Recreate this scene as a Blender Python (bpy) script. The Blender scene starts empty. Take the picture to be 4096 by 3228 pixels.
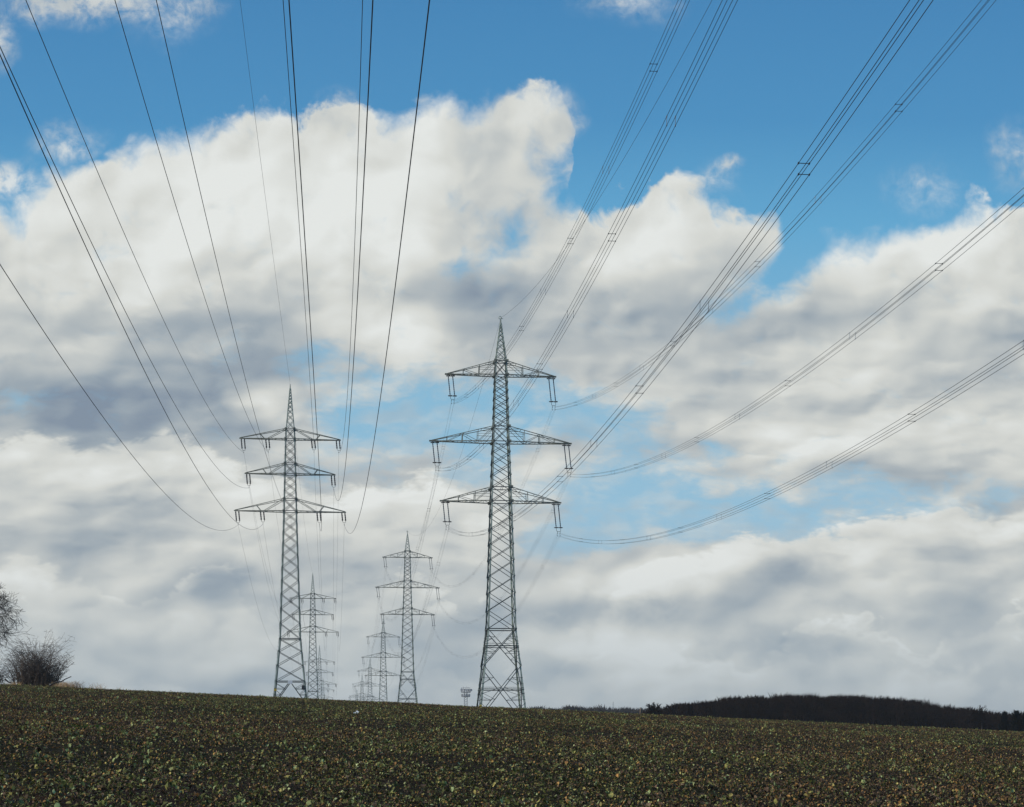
import bpy, bmesh, math, random
import numpy as np
from mathutils import Vector, Matrix
R = math.radians
C = bpy.context.scene.collection
SC = bpy.context.scene

# ------------------------------------------------------------------ camera
EYE = 1.6
FPX, CX, VH = 6500.0, 2048.0, 2990.0          # measured off the photograph (4096 wide)
cam = bpy.data.cameras.new('camera'); co = bpy.data.objects.new('camera', cam); C.objects.link(co)
co.location = (0, 0, EYE); co.rotation_euler = (R(90), 0, 0)
cam.sensor_width = 36; cam.lens = FPX/4096*36; cam.shift_y = (VH-1614)/4096
cam.clip_start = 0.1; cam.clip_end = 20000
SC.camera = co
SC.view_settings.view_transform = 'Standard'; SC.view_settings.look = 'None'
SC.view_settings.exposure = 0; SC.view_settings.gamma = 1
SUN_EL, SUN_AZ = 34.0, -112.0                  # degrees; azimuth from +Y, clockwise positive

def srgb(r, g, b):
    f = lambda c: (c/255/12.92) if c/255 <= .04045 else ((c/255+.055)/1.055)**2.4
    return (f(r), f(g), f(b), 1)

# ------------------------------------------------------------------ world: clear sky with clouds
def build_world():
    w = bpy.data.worlds.new('World'); SC.world = w; w.use_nodes = True
    w.cycles.sampling_method = 'MANUAL'; w.cycles.sample_map_resolution = 256
    nt = w.node_tree; nt.nodes.clear()
    N = nt.nodes.new; L = nt.links.new
    STR = 0.1; RL = 1.0; RM = .8
    def mth(op, a, b=None, c=None, clamp=False):
        n = N('ShaderNodeMath'); n.operation = op; n.use_clamp = clamp
        for i, v in enumerate((a, b, c)):
            if v is None: continue
            if isinstance(v, (int, float)): n.inputs[i].default_value = v
            else: L(v, n.inputs[i])
        return n.outputs[0]
    def sstep(v, lo, hi, o0=0.0, o1=1.0):
        n = N('ShaderNodeMapRange'); n.interpolation_type = 'SMOOTHSTEP'
        L(v, n.inputs[0])
        for i, x in enumerate((lo, hi, o0, o1)):
            if isinstance(x, (int, float)): n.inputs[i+1].default_value = x
            else: L(x, n.inputs[i+1])
        return n.outputs[0]
    def comb(x, y, z=0.0):
        n = N('ShaderNodeCombineXYZ')
        for i, v in enumerate((x, y, z)):
            if isinstance(v, (int, float)): n.inputs[i].default_value = v
            else: L(v, n.inputs[i])
        return n.outputs[0]
    def vadd(a, b):
        n = N('ShaderNodeVectorMath'); n.operation = 'ADD'
        for i, v in enumerate((a, b)):
            if isinstance(v, tuple): n.inputs[i].default_value = v
            else: L(v, n.inputs[i])
        return n.outputs[0]
    def vscale(a, s):
        n = N('ShaderNodeVectorMath'); n.operation = 'SCALE'; L(a, n.inputs[0])
        if isinstance(s, (int, float)): n.inputs['Scale'].default_value = s
        else: L(s, n.inputs['Scale'])
        return n.outputs[0]
    def vmul(a, t):
        n = N('ShaderNodeVectorMath'); n.operation = 'MULTIPLY'; L(a, n.inputs[0]); n.inputs[1].default_value = t
        return n.outputs[0]
    def noise(vec, scale, detail=5.0, rough=.55, out=0, dist=0.0):
        n = N('ShaderNodeTexNoise'); n.inputs['Scale'].default_value = scale
        n.inputs['Detail'].default_value = detail; n.inputs['Roughness'].default_value = rough
        n.inputs['Distortion'].default_value = dist
        L(vec, n.inputs['Vector']); return n.outputs[out]
    def mixc(f, a, b):
        n = N('ShaderNodeMix'); n.data_type = 'RGBA'
        if isinstance(f, (int, float)): n.inputs[0].default_value = f
        else: L(f, n.inputs[0])
        for i, v in ((6, a), (7, b)):
            if isinstance(v, tuple): n.inputs[i].default_value = v
            else: L(v, n.inputs[i])
        return n.outputs[2]
    tc = N('ShaderNodeTexCoord'); sep = N('ShaderNodeSeparateXYZ'); L(tc.outputs['Generated'], sep.inputs[0])
    y = mth('MAXIMUM', sep.outputs[1], .25)
    a = mth('DIVIDE', sep.outputs[0], y); b = mth('DIVIDE', sep.outputs[2], y)
    # gnomonic sky chart: one unit = 1.67 degrees; U to the right, V downwards from the top of the chart
    U = mth('MULTIPLY_ADD', a, FPX/189.02, CX/189.02)
    V = mth('MULTIPLY_ADD', b, -FPX/189.02, VH/189.02)
    p0 = comb(U, V, 0.0)
    # domain warp at two scales (billowing outlines)
    def warp(p, scale, amp, seed, detail=3.0):
        n = N('ShaderNodeTexNoise'); n.inputs['Scale'].default_value = scale; n.inputs['Detail'].default_value = detail
        L(vadd(p, (seed, seed*.7, seed*.3)), n.inputs['Vector'])
        c = vadd(n.outputs['Color'], (-.5, -.5, -.5))
        return vadd(p, vmul(c, (amp, amp, 0)))
    p1 = warp(p0, .55, 1.15, 3.1, 1.0)
    p2 = warp(p1, 2.0, .42, 7.7, 6.0)
    s2 = N('ShaderNodeSeparateXYZ'); L(p2, s2.inputs[0]); U2, V2 = s2.outputs[0], s2.outputs[1]
    # outline of the upper edge of the cloud deck
    pts = [(-300, 420), (0, 405), (45, 430), (75, 380), (110, 325), (170, 348), (205, 345), (250, 298), (330, 285), (385, 285), (430, 258),
           (480, 228), (545, 206), (585, 225), (615, 246), (660, 222), (705, 205), (760, 192), (795, 230), (850, 246), (885, 225),
           (910, 208), (960, 188), (1010, 200), (1060, 184), (1150, 168), (1195, 188), (1212, 240), (1222, 425), (1265, 440), (1320, 408),
           (1360, 400), (1385, 378), (1435, 360), (1480, 385), (1505, 425), (1560, 432), (1625, 428), (1650, 490), (1690, 545), (1740, 500),
           (1800, 480), (1870, 465), (1940, 445), (1990, 425), (2045, 388), (2100, 392), (2125, 425), (2170, 400), (2500, 380)]
    def outline(pts):
        fc = N('ShaderNodeFloatCurve'); cu = fc.mapping.curves[0]
        X = lambda x: (x+300)/2800
        cu.points[0].location = (X(pts[0][0]), pts[0][1]/2000); cu.points[1].location = (X(pts[-1][0]), pts[-1][1]/2000)
        for q in pts[1:-1]: cu.points.new(X(q[0]), q[1]/2000)
        for q in cu.points: q.handle_type = 'VECTOR'
        fc.mapping.update()
        L(mth('MULTIPLY_ADD', U2, 1/28, 3/28), fc.inputs['Value'])
        return mth('MULTIPLY', fc.outputs[0], 20.0)
    top = outline(pts)
    bank_left = outline([(-300, 960), (0, 938), (60, 925), (130, 918), (180, 928), (250, 915), (330, 913), (380, 928), (430, 950), (480, 978), (530, 992), (600, 1000), (680, 1030),
                         (760, 1042), (790, 1022), (830, 1008), (870, 1012), (920, 1000), (965, 1006), (1010, 1040), (1060, 1062), (1110, 1085), (2500, 1100)])
    bank_right = outline([(-300, 1400), (1120, 1400), (1190, 1390), (1215, 1365), (1290, 1285), (1340, 1232), (1420, 1196), (1480, 1165), (1530, 1132), (1600, 1126), (1650, 1135), (1690, 1122),
                          (1750, 1110), (1850, 1074), (1930, 1062), (1990, 1048), (2040, 1070), (2090, 1062), (2170, 1068), (2500, 1050)])
    d = mth('SUBTRACT', V2, top)
    d = mth('MINIMUM', d, 1.25)
    bank_low_right = outline([(-300, 1500), (1150, 1420), (1200, 1385), (1230, 1368), (1290, 1345), (1340, 1335), (1400, 1345), (1480, 1375), (1560, 1400), (1640, 1392), (1700, 1340), (1740, 1312),
                          (1800, 1300), (1850, 1292), (1900, 1345), (1980, 1365), (2060, 1330), (2120, 1310), (2170, 1300), (2500, 1290)])
    bank_low_left = outline([(-300, 1200), (-40, 1200), (0, 1188), (60, 1178), (130, 1190), (200, 1225), (260, 1262), (310, 1250), (360, 1222), (420, 1196), (470, 1182), (500, 1215), (540, 1262),
                         (620, 1290), (700, 1262), (780, 1230), (850, 1222), (930, 1240), (1000, 1262), (1100, 1300), (2500, 1500)])
    def blobs(p, lst):
        acc = None
        for (cx, cy, rx, ry, rot, amp) in lst:
            m = N('ShaderNodeMapping'); m.vector_type = 'TEXTURE'
            m.inputs['Location'].default_value = (cx/100, cy/100, 0)
            m.inputs['Rotation'].default_value = (0, 0, R(rot))
            m.inputs['Scale'].default_value = (rx/100, ry/100, 1)
            L(p, m.inputs['Vector'])
            g = N('ShaderNodeTexGradient'); g.gradient_type = 'SPHERICAL'; L(m.outputs[0], g.inputs[0])
            acc = mth('MULTIPLY_ADD', g.outputs['Fac'], amp, acc if acc is not None else 0.0)
        return acc
    #   cx    cy    rx   ry  rot  amp      where the deck opens
    gaps = [(870, 850, 270, 120, 8, 1.25), (760, 960, 150, 110, 0, .55), (1000, 930, 150, 130, 0, .9), (1130, 860, 170, 100, 0, .8), (1290, 900, 180, 110, 0, .85),
            (1370, 1065, 330, 130, 0, 1.35), (1230, 1130, 150, 60, 0, .5), (1640, 1095, 330, 80, 5, 1.1), (1890, 1060, 250, 70, 10, .75),
            (2110, 1030, 170, 60, 0, .5), (1090, 510, 100, 130, 20, .58), (955, 590, 130, 60, -10, .5), (1245, 265, 70, 110, 0, 1.1), (1185, 350, 110, 80, 0, .85), (1210, 420, 60, 60, 0, .9),
            (1630, 590, 190, 80, -25, 1.15), (1700, 520, 90, 60, 0, .8), (1655, 470, 60, 70, 0, .7), (1520, 940, 70, 40, 0, .75), (660, 760, 120, 50, -20, .5),
            (40, 850, 120, 50, 0, .4), (760, 900, 120, 60, 0, .4), (120, 1060, 60, 40, 0, .3), (1160, 1160, 160, 60, 0, .3)]
    # loose single clouds and wisps in the open blue
    wisps = [(170, -10, 230, 75, 0, 1.3), (-20, 90, 70, 90, 0, .9), (385, 25, 90, 60, 0, .5), (1330, 0, 170, 70, 0, .55), (1955, 392, 110, 70, 0, .45),
             (1540, 358, 45, 22, 0, .55), (2150, 330, 60, 100, 0, .5), (30, 395, 110, 70, 0, .8), (150, 310, 90, 60, 0, .7), (1510, 390, 70, 60, 0, .5), (350, 60, 130, 60, 0, .35),
             (1190, 240, 70, 60, 0, .8), (730, 215, 80, 50, 0, .5), (10, 370, 60, 50, 0, .5)]
    shade = [(560, 330, 420, 200, 0, .34), (300, 430, 330, 170, 0, .34), (130, 470, 200, 130, 0, .2), (960, 260, 300, 120, 0, .16), (720, 520, 300, 200, 0, .28),
             (960, 470, 260, 150, 0, .16), (1390, 480, 230, 110, 0, .32), (1290, 540, 200, 90, 0, .2), (330, 570, 230, 120, 0, .25), (60, 560, 130, 130, 0, .1),
             (190, 850, 560, 115, 0, -.64), (480, 770, 330, 110, 0, -.42), (120, 700, 200, 90, 0, -.1), (1010, 640, 200, 90, 0, -.48), (1060, 770, 250, 80, 0, -.1), (1330, 670, 300, 110, 0, -.45),
             (560, 850, 90, 60, 0, .7), (800, 690, 120, 60, 0, .3), (870, 720, 90, 70, 0, .15), 
             (1960, 500, 300, 150, 0, .5), (2080, 430, 140, 80, 0, .2), (1770, 560, 220, 100, 0, .25), (1600, 640, 150, 60, 0, .1), (1560, 730, 220, 60, 0, .1), (2130, 760, 230, 90, 0, -.1),
             (1780, 680, 330, 70, 0, -.12), (1690, 935, 200, 80, 0, .42), (1640, 850, 200, 60, 0, -.15), (2000, 900, 260, 90, 0, .18), (1480, 930, 140, 80, 0, -.1), (1850, 1000, 380, 60, 5, -.22),
             (1300, 1350, 240, 70, 0, .60), (1310, 1425, 110, 35, 0, .35), (900, 1370, 200, 90, 0, -.35), (1650, 1370, 200, 45, 0, -.2), (1150, 1430, 240, 50, 0, -.3), (480, 1440, 330, 50, 0, -.35), (1400, 1230, 200, 60, -15, .32), (1870, 1225, 110, 50, 0, .5), (1690, 1225, 260, 90, 0, -.40), (1960, 1190, 230, 50, -8, -.22), (1290, 1260, 60, 60, 0, -.1), (1500, 1290, 200, 60, 0, -.22), (1780, 1330, 160, 50, 0, .2),
             (2060, 1290, 260, 80, 0, -.2), (1160, 1320, 260, 70, 0, -.42), (1260, 1190, 200, 60, 0, -.12), (1560, 1420, 200, 60, 0, .15), (1960, 1440, 260, 60, 0, .1),
             (210, 1120, 330, 80, 0, -.34), (90, 1240, 180, 60, 0, .14), (440, 1230, 170, 80, 0, -.36), (330, 1180, 120, 40, -20, .1), (200, 1190, 120, 50, 0, -.1), (620, 1010, 110, 60, 0, -.2), (760, 1190, 260, 60, 0, -.25), (330, 1330, 140, 50, 0, .2), (90, 1350, 160, 50, 0, -.1),  (700, 1250, 200, 60, 0, .05),
             (500, 1320, 250, 50, 0, .08), (600, 1100, 140, 80, 0, .05), (150, 1400, 300, 60, 0, -.12)]
    # relief: heaped round puffs (creased between them), flattened towards the horizon
    flat = sstep(V, 5.0, 13.0, 1.0, 1.55)
    pn = comb(U, mth('MULTIPLY', V, flat), 0.0)
    pn = warp(pn, .9, .55, 1.7, 2.0)
    sub = lambda x, y_: mth('SUBTRACT', x, y_)
    def puff(p, octs):
        acc = None
        for sc_, am, sd_ in octs:
            n = noise(vadd(p, (sd_, sd_*1.7, 0)), sc_, 0.0, .5)
            v = mth('MULTIPLY_ADD', n, 2.0, -1.0); v = mth('SQRT', mth('MULTIPLY_ADD', v, v, .014))
            acc = mth('MULTIPLY_ADD', v, am, acc if acc is not None else 0.0)
        return acc
    OC = ((.62, .5, 3.0), (1.35, .32, 11.0), (2.9, .20, 23.0), (6.1, .10, 37.0), (12.5, .055, 53.0))
    pf = puff(pn, OC); OS = ((.62, .5, 3.0), (1.35, .26, 11.0), (2.9, .085, 23.0), (6.1, .04, 37.0)); pfa = puff(pn, OS); pfb = puff(vadd(pn, (-.15, -.20, 0)), OS)
    nl = noise(vadd(pn, (5, 9, 0)), .40, 2.0, .45); nlb = noise(vadd(pn, (5-.30, 9-.38, 0)), .40, 2.0, .45)
    nm = noise(vadd(pn, (31, 17, 5)), 1.05, 5.0, .5)
    nf = noise(vadd(pn, (11, 47, 9)), 3.4, 9.0, .62)
    dt = mth('MULTIPLY_ADD', sub(pf, .30), 1.0, d)
    dt = mth('MULTIPLY_ADD', sub(nm, .5), .45, dt)
    dt = mth('MULTIPLY_ADD', sub(nf, .5), .55, dt)
    soft = sstep(nl, .38, .62, .22, .85)
    mtop = sstep(dt, -.05, soft)
    g = blobs(p2, gaps)
    g = mth('MULTIPLY_ADD', sub(nm, .5), 1.1, g); g = mth('MULTIPLY_ADD', sub(nf, .5), .55, g); g = mth('MULTIPLY_ADD', sub(pf, .3), -.5, g)
    mgap = sstep(g, .10, .95, 1.0, 0.0)
    wv = mth('MULTIPLY', blobs(p2, wisps), mth('MULTIPLY_ADD', nf, 3.2, -.7))
    mw = sstep(wv, .0, 1.1, 0.0, .85)
    mask = mth('MAXIMUM', mth('MULTIPLY', mtop, mgap), mw)
    veil = mth('MULTIPLY', sstep(nm, .40, .68), sstep(V, 6.5, 9.5, 0.0, .45)); mask = mth('MAXIMUM', mask, veil)
    # nearer banks with their own lit upper edges
    rims = 0.0
    for ol, hgt, amp, e0, e1, back in ((bank_left, 1.5, .24, 10.9, 9.6, .12), (bank_right, 1.1, .32, 11.9, 13.6, 0.0), (bank_low_left, .6, .17, 11.5, 10.0, .07), (bank_low_right, .5, .18, 11.6, 13.0, .07)):
        dd = mth('SUBTRACT', V2, ol); dd = mth('MULTIPLY_ADD', sub(pf, .3), .8, dd); dd = mth('MULTIPLY_ADD', sub(nf, .5), .4, dd)
        if back == .07: dd = mth('MULTIPLY_ADD', sub(nm, .5), 2.2, dd); dd = mth('MULTIPLY_ADD', sub(pf, .3), .6, dd)
        on = mth('MULTIPLY', sstep(dd, -.05, .3), sstep(U2, min(e0, e1), max(e0, e1), 1.0 if e1 < e0 else 0.0, 0.0 if e1 < e0 else 1.0))
        mask = mth('MAXIMUM', mask, on)
        rims = mth('MULTIPLY_ADD', mth('MULTIPLY', on, sstep(dd, .12, hgt, 1.0, 0.0)), amp if back != .07 else mth('MULTIPLY', sstep(nl, .42, .6), amp), rims)
        if back: rims = mth('MULTIPLY_ADD', mth('MULTIPLY', sstep(dd, -.9, -.02), sstep(dd, -.05, .2, 1.0, 0.0)), -back, rims)
    # brightness of the cloud: broad light and dark masses + relief lit from the sun's side
    sh = mth('ADD', blobs(p1, shade), .625)
    fade = sstep(V, 9.0, 15.0, 1.0, .8)
    crisp = sstep(nm, .38, .62, .35, 1.0)
    rel = mth('MULTIPLY', mth('MULTIPLY', sub(pfa, pfb), .72), crisp)
    rel = mth('MULTIPLY_ADD', sub(nl, nlb), 1.0, rel)
    rel = mth('MULTIPLY_ADD', sub(nl, .5), .65, rel)
    rel = mth('MULTIPLY_ADD', sub(pfa, .3), .14, rel)
    sh = mth('MULTIPLY_ADD', rel, fade, sh)
    rim = sstep(dt, .05, .75, .16, 0.0)
    sh = mth('ADD', sh, rim); sh = mth('ADD', sh, rims); sh = mth('ADD', sh, sstep(V, 9.2, 10.6, 0.0, .045))
    cr = N('ShaderNodeValToRGB'); L(sh, cr.inputs[0])
    e = cr.color_ramp.elements
    e[0].position = 0.0; e[0].color = srgb(130, 145, 162); e[1].position = 1.0; e[1].color = srgb(230, 233, 230)
    for pos, c in ((.25, (156, 168, 177)), (.5, (186, 192, 193)), (.75, (214, 216, 211))):
        q = e.new(pos); q.color = srgb(*c)
    cloud = cr.outputs[0]
    # clear sky
    sky = N('ShaderNodeTexSky'); sky.sky_type = 'NISHITA'; sky.sun_disc = False
    sky.sun_elevation = R(SUN_EL); sky.sun_rotation = R(SUN_AZ); sky.air_density = 1.0; sky.dust_density = .6; sky.ozone_density = 2.0
    tint = N('ShaderNodeRGBCurve')
    clear_n = vscale(sky.outputs[0], STR)
    gr = N('ShaderNodeValToRGB'); L(mth('MULTIPLY', V, 1/16.0), gr.inputs[0])
    e = gr.color_ramp.elements
    e[0].position = 0.0; e[0].color = srgb(67, 135, 187); e[1].position = 1.0; e[1].color = srgb(160, 182, 198)
    for pos, c in ((.16, (75, 146, 196)), (.3, (98, 170, 212)), (.5, (135, 188, 217)), (.68, (152, 195, 219)), (.85, (152, 181, 201))):
        q = e.new(pos); q.color = srgb(*c)
    clear = mixc(.9, clear_n, gr.outputs[0])
    col = mixc(mask, clear, cloud)
    # thickening air towards the horizon
    hz = sstep(V, 11.5, 15.2, 0.0, .42)
    col = mixc(hz, col, srgb(158, 177, 189))
    below = sstep(sep.outputs[2], -.02, .0)
    col = mixc(below, (.05, .05, .045, 1), col)
    bg = N('ShaderNodeBackground'); L(vscale(col, 1/STR), bg.inputs[0]); bg.inputs[1].default_value = STR
    out = N('ShaderNodeOutputWorld'); L(bg.outputs[0], out.inputs[0])
build_world()

sd = bpy.data.lights.new('sun', 'SUN'); sd.energy = 4.0; sd.angle = R(.5); sd.color = (1, .93, .82)
so = bpy.data.objects.new('sun', sd); C.objects.link(so)
_dir = Vector((math.sin(R(SUN_AZ))*math.cos(R(SUN_EL)), math.cos(R(SUN_AZ))*math.cos(R(SUN_EL)), math.sin(R(SUN_EL))))
so.rotation_euler = _dir.to_track_quat('Z', 'Y').to_euler()
so.location = (0, 0, 200)

# ------------------------------------------------------------------ helpers
def tag(o, label=None, cat=None, group=None, kind=None):
    if label: o['label'] = label
    if cat: o['category'] = cat
    if group: o['group'] = group
    if kind: o['kind'] = kind
    return o
def empty(name, loc=(0, 0, 0), rz=0):
    o = bpy.data.objects.new(name, None); C.objects.link(o); o.location = loc; o.rotation_euler = (0, 0, rz); return o
def copy_tree(o, parent=None):
    c = o.copy(); C.objects.link(c); c.parent = parent
    for ch in list(o.children): copy_tree(ch, c)
    return c
class MB:
    def __init__(s): s.v = []; s.f = []
    def box8(s, P):
        n = len(s.v); s.v += [tuple(p) for p in P]
        s.f += [(n, n+3, n+2, n+1), (n+4, n+5, n+6, n+7), (n, n+1, n+5, n+4), (n+1, n+2, n+6, n+5), (n+2, n+3, n+7, n+6), (n+3, n, n+4, n+7)]
    def bar(s, a, b, w, h=None, up=(0, 0, 1)):
        a = Vector(a); b = Vector(b); h = h or w; d = (b-a)
        if d.length < 1e-6: return
        d.normalize(); u = Vector(up)
        if abs(d.dot(u)) > .95: u = Vector((1, 0, 0)) if abs(d.x) < .9 else Vector((0, 1, 0))
        x = d.cross(u).normalized(); y = x.cross(d).normalized(); x = x*w/2; y = y*h/2
        s.box8([a-x-y, a+x-y, a+x+y, a-x+y, b-x-y, b+x-y, b+x+y, b-x+y])
    def angle(s, a, b, w, t, d1, d2):
        """an L-section member from a to b with flanges of width w along d1 and d2"""
        a = Vector(a); b = Vector(b); d1 = Vector(d1); d2 = Vector(d2)
        for p, q in ((d1, d2), (d2, d1)):
            P = []
            off = (q*0 if p is d1 else p*0)
            for e in (a, b):
                o = e if p is d1 else e+q*t
                P += [o, o+p*w, o+p*w+q*t, o+q*t] if p is d1 else [e+q*t, e+q*t+p*w, e+p*w, e]
            s.box8(P)
    def box(s, c, sx, sy, sz):
        x, y, z = c; P = [(x+i*sx/2, y+j*sy/2, z+k*sz/2) for k in (-1, 1) for i, j in ((-1, -1), (1, -1), (1, 1), (-1, 1))]
        s.box8(P)
    def tube(s, pts, rad, n=6, cap=True):
        pts = [Vector(p) for p in pts]; m = len(pts)
        if isinstance(rad, (int, float)): rad = [rad]*m
        base = len(s.v); px = None
        for i, p in enumerate(pts):
            d = (pts[min(i+1, m-1)]-pts[max(i-1, 0)])
            d = d.normalized() if d.length > 1e-9 else Vector((0, 0, 1))
            if px is None: px = d.orthogonal().normalized()
            px = (px-d*px.dot(d)); px = px.normalized() if px.length > 1e-6 else d.orthogonal().normalized()
            py = d.cross(px)
            for k in range(n):
                t = 2*math.pi*k/n; s.v.append(tuple(p+(px*math.cos(t)+py*math.sin(t))*rad[i]))
        for i in range(m-1):
            for k in range(n):
                q = base+i*n; s.f.append((q+k, q+(k+1) % n, q+n+(k+1) % n, q+n+k))
        if cap: s.f.append(tuple(base+k for k in range(n))[::-1]); s.f.append(tuple(base+(m-1)*n+k for k in range(n)))
    def torus(s, c, r, rr, ax='z', n=14, m=5):
        pts = []
        for i in range(n+1):
            t = 2*math.pi*i/n; q = {'z': (math.cos(t)*r, math.sin(t)*r, 0), 'y': (math.cos(t)*r, 0, math.sin(t)*r), 'x': (0, math.cos(t)*r, math.sin(t)*r)}[ax]
            pts.append(Vector(c)+Vector(q))
        s.tube(pts, rr, m, False)
    def build(s, name, mat, parent=None, smooth=False):
        me = bpy.data.meshes.new(name); me.from_pydata(s.v, [], s.f); me.materials.append(mat)
        if smooth: me.polygons.foreach_set('use_smooth', [True]*len(me.polygons))
        o = bpy.data.objects.new(name, me); C.objects.link(o); o.parent = parent
        return o
def np_mesh(name, V, F, mat, attrs=None, smooth=False, parent=None):
    """V (n,3); F (m,k) constant face size"""
    me = bpy.data.meshes.new(name); m, k = F.shape
    me.vertices.add(len(V)); me.vertices.foreach_set('co', V.astype(np.float32).ravel())
    me.loops.add(m*k); me.loops.foreach_set('vertex_index', F.astype(np.int32).ravel())
    me.polygons.add(m); me.polygons.foreach_set('loop_start', np.arange(0, m*k, k, dtype=np.int32))
    if smooth: me.polygons.foreach_set('use_smooth', np.ones(m, bool))
    me.update(calc_edges=True)
    for an, (dom, arr) in (attrs or {}).items():
        at = me.attributes.new(an, 'FLOAT_COLOR' if arr.ndim == 2 else 'FLOAT', dom)
        at.data.foreach_set('color' if arr.ndim == 2 else 'value', arr.astype(np.float32).ravel())
    me.materials.append(mat)
    o = bpy.data.objects.new(name, me); C.objects.link(o); o.parent = parent
    return o

# ------------------------------------------------------------------ materials
def mat(name, col, rough=.7, metal=0.0, col2=None, scale=1.5, detail=6, bump=0, spec=.5):
    m = bpy.data.materials.new(name); m.use_nodes = True; nt = m.node_tree; b = nt.nodes['Principled BSDF']
    b.inputs['Roughness'].default_value = rough; b.inputs['Metallic'].default_value = metal
    b.inputs['Specular IOR Level'].default_value = spec
    tcn = nt.nodes.new('ShaderNodeTexCoord'); n = nt.nodes.new('ShaderNodeTexNoise'); n.inputs['Scale'].default_value = scale; n.inputs['Detail'].default_value = detail
    nt.links.new(tcn.outputs['Object'], n.inputs['Vector'])
    r = nt.nodes.new('ShaderNodeValToRGB'); nt.links.new(n.outputs['Fac'], r.inputs[0])
    c2 = col2 or tuple(c*.7 for c in col)
    r.color_ramp.elements[0].position = .35; r.color_ramp.elements[0].color = (*c2, 1)
    r.color_ramp.elements[1].position = .65; r.color_ramp.elements[1].color = (*col, 1)
    nt.links.new(r.outputs[0], b.inputs['Base Color'])
    if bump:
        bp = nt.nodes.new('ShaderNodeBump'); bp.inputs['Strength'].default_value = bump; nt.links.new(n.outputs['Fac'], bp.inputs['Height']); nt.links.new(bp.outputs[0], b.inputs['Normal'])
    return m
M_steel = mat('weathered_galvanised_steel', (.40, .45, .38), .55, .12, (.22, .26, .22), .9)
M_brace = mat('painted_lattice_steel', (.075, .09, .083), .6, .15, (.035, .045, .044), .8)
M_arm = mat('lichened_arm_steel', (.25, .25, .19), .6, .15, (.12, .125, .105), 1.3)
M_ins = mat('glazed_porcelain', (.035, .03, .035), .25, 0, (.02, .018, .02), 3)
M_ins2 = mat('grey_glazed_porcelain', (.055, .075, .10), .2, 0, (.03, .04, .06), 3)
M_wire = mat('oxidised_aluminium_cable', (.045, .045, .05), .6, .3, (.03, .03, .035), .3)
M_alu = mat('bright_aluminium_spacer', (.5, .5, .5), .4, .6, (.3, .3, .3), .5)
M_white = mat('white_plastic', (.75, .76, .78), .5, 0, (.6, .62, .65), 9)
M_yellow = mat('yellow_enamel', (.6, .42, .05), .5, 0, (.45, .3, .04), 4)
M_black = mat('black_enamel', (.02, .02, .022), .5, 0, (.012, .012, .013), 4)
M_tele = mat('pale_mast_steel', (.10, .11, .13), .6, .2, (.06, .065, .08), 1)
M_panel = mat('white_antenna_shell', (.5, .51, .53), .5, 0, (.12, .13, .15), .6)
M_bark = mat('wet_winter_bark', (.045, .036, .03), .9, 0, (.02, .017, .016), 6)
M_twig = mat('thin_bush_stems', (.11, .08, .058), .85, 0, (.025, .02, .022), 1.7)
M_straw = mat('dry_straw_grass', (.42, .27, .12), .9, 0, (.25, .16, .08), 5)
M_wood = mat('bare_wood_crowns', (.014, .009, .0075), 1, 0, (.007, .0048, .004), .25, spec=.02)  # cloud shadow over the wood is put into this very low base colour
M_hedge = mat('far_hedge_twigs', (.025, .022, .022), .95, 0, (.014, .013, .014), .2)
M_conif = mat('dark_conifer_needles', (.010, .013, .010), .95, 0, (.006, .008, .007), .5, spec=.05)
M_post = mat('grey_weathered_post', (.16, .12, .09), .9, 0, (.08, .06, .05), 8)

# ------------------------------------------------------------------ terrain
def fade(t): t = np.clip(t, 0, 1); return t*t*(3-2*t)
PY = np.array([-4500, -600, -200, 0, 40, 80, 120, 160, 200, 250, 300, 420, 600, 909, 1253, 1547, 1900, 5000.])
PB = lambda Y: -1.6+.0504*Y-1.11e-4*Y*Y
PZ = np.array([-30, -18, -9.5, -1.6, PB(40), PB(80), PB(120), PB(160), PB(200)+.05, 4.3, 5.1, 5.9, 5.6, -1.5, -7.2, -11, -14, -40.])
def ground(X, Y):
    X = np.asarray(X, float); Y = np.asarray(Y, float)
    far = np.interp(Y, PY, PZ)
    near = PB(Y)
    w = fade((Y-170)/80)*1.0; wn = fade((-Y)/60)
    z = near*(1-w)+far*w; z = z*(1-wn)+far*wn
    Xc = 250*np.tanh(X/250)
    return z-.047*Xc+EYE
_rng = np.random.RandomState(5)
_G = _rng.rand(256, 256)
def vnoise(x, y):
    xi = np.floor(x).astype(int); yi = np.floor(y).astype(int); fx = x-xi; fy = y-yi
    fx = fx*fx*(3-2*fx); fy = fy*fy*(3-2*fy)
    g = lambda i, j: _G[(xi+i) % 256, (yi+j) % 256]
    return (g(0, 0)*(1-fx)+g(1, 0)*fx)*(1-fy)+(g(0, 1)*(1-fx)+g(1, 1)*fx)*fy
def fbm(x, y, o=4):
    s = 0; a = .5
    for i in range(o): s = s+a*vnoise(x*2**i+17*i, y*2**i+31*i); a *= .5
    return s
def micro(X, Y):
    r = np.hypot(X, Y)
    amp = fade((700-r)/300)
    und = .20*(fbm(X/4+9, Y/7+3, 4)-.45)
    clod = .09*(fbm(X*2.6, Y*2.6, 3)-.45)*fade((200-r)/60)
    return amp*(und+clod)
def gz(X, Y): return ground(X, Y)+micro(X, Y)

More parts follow.
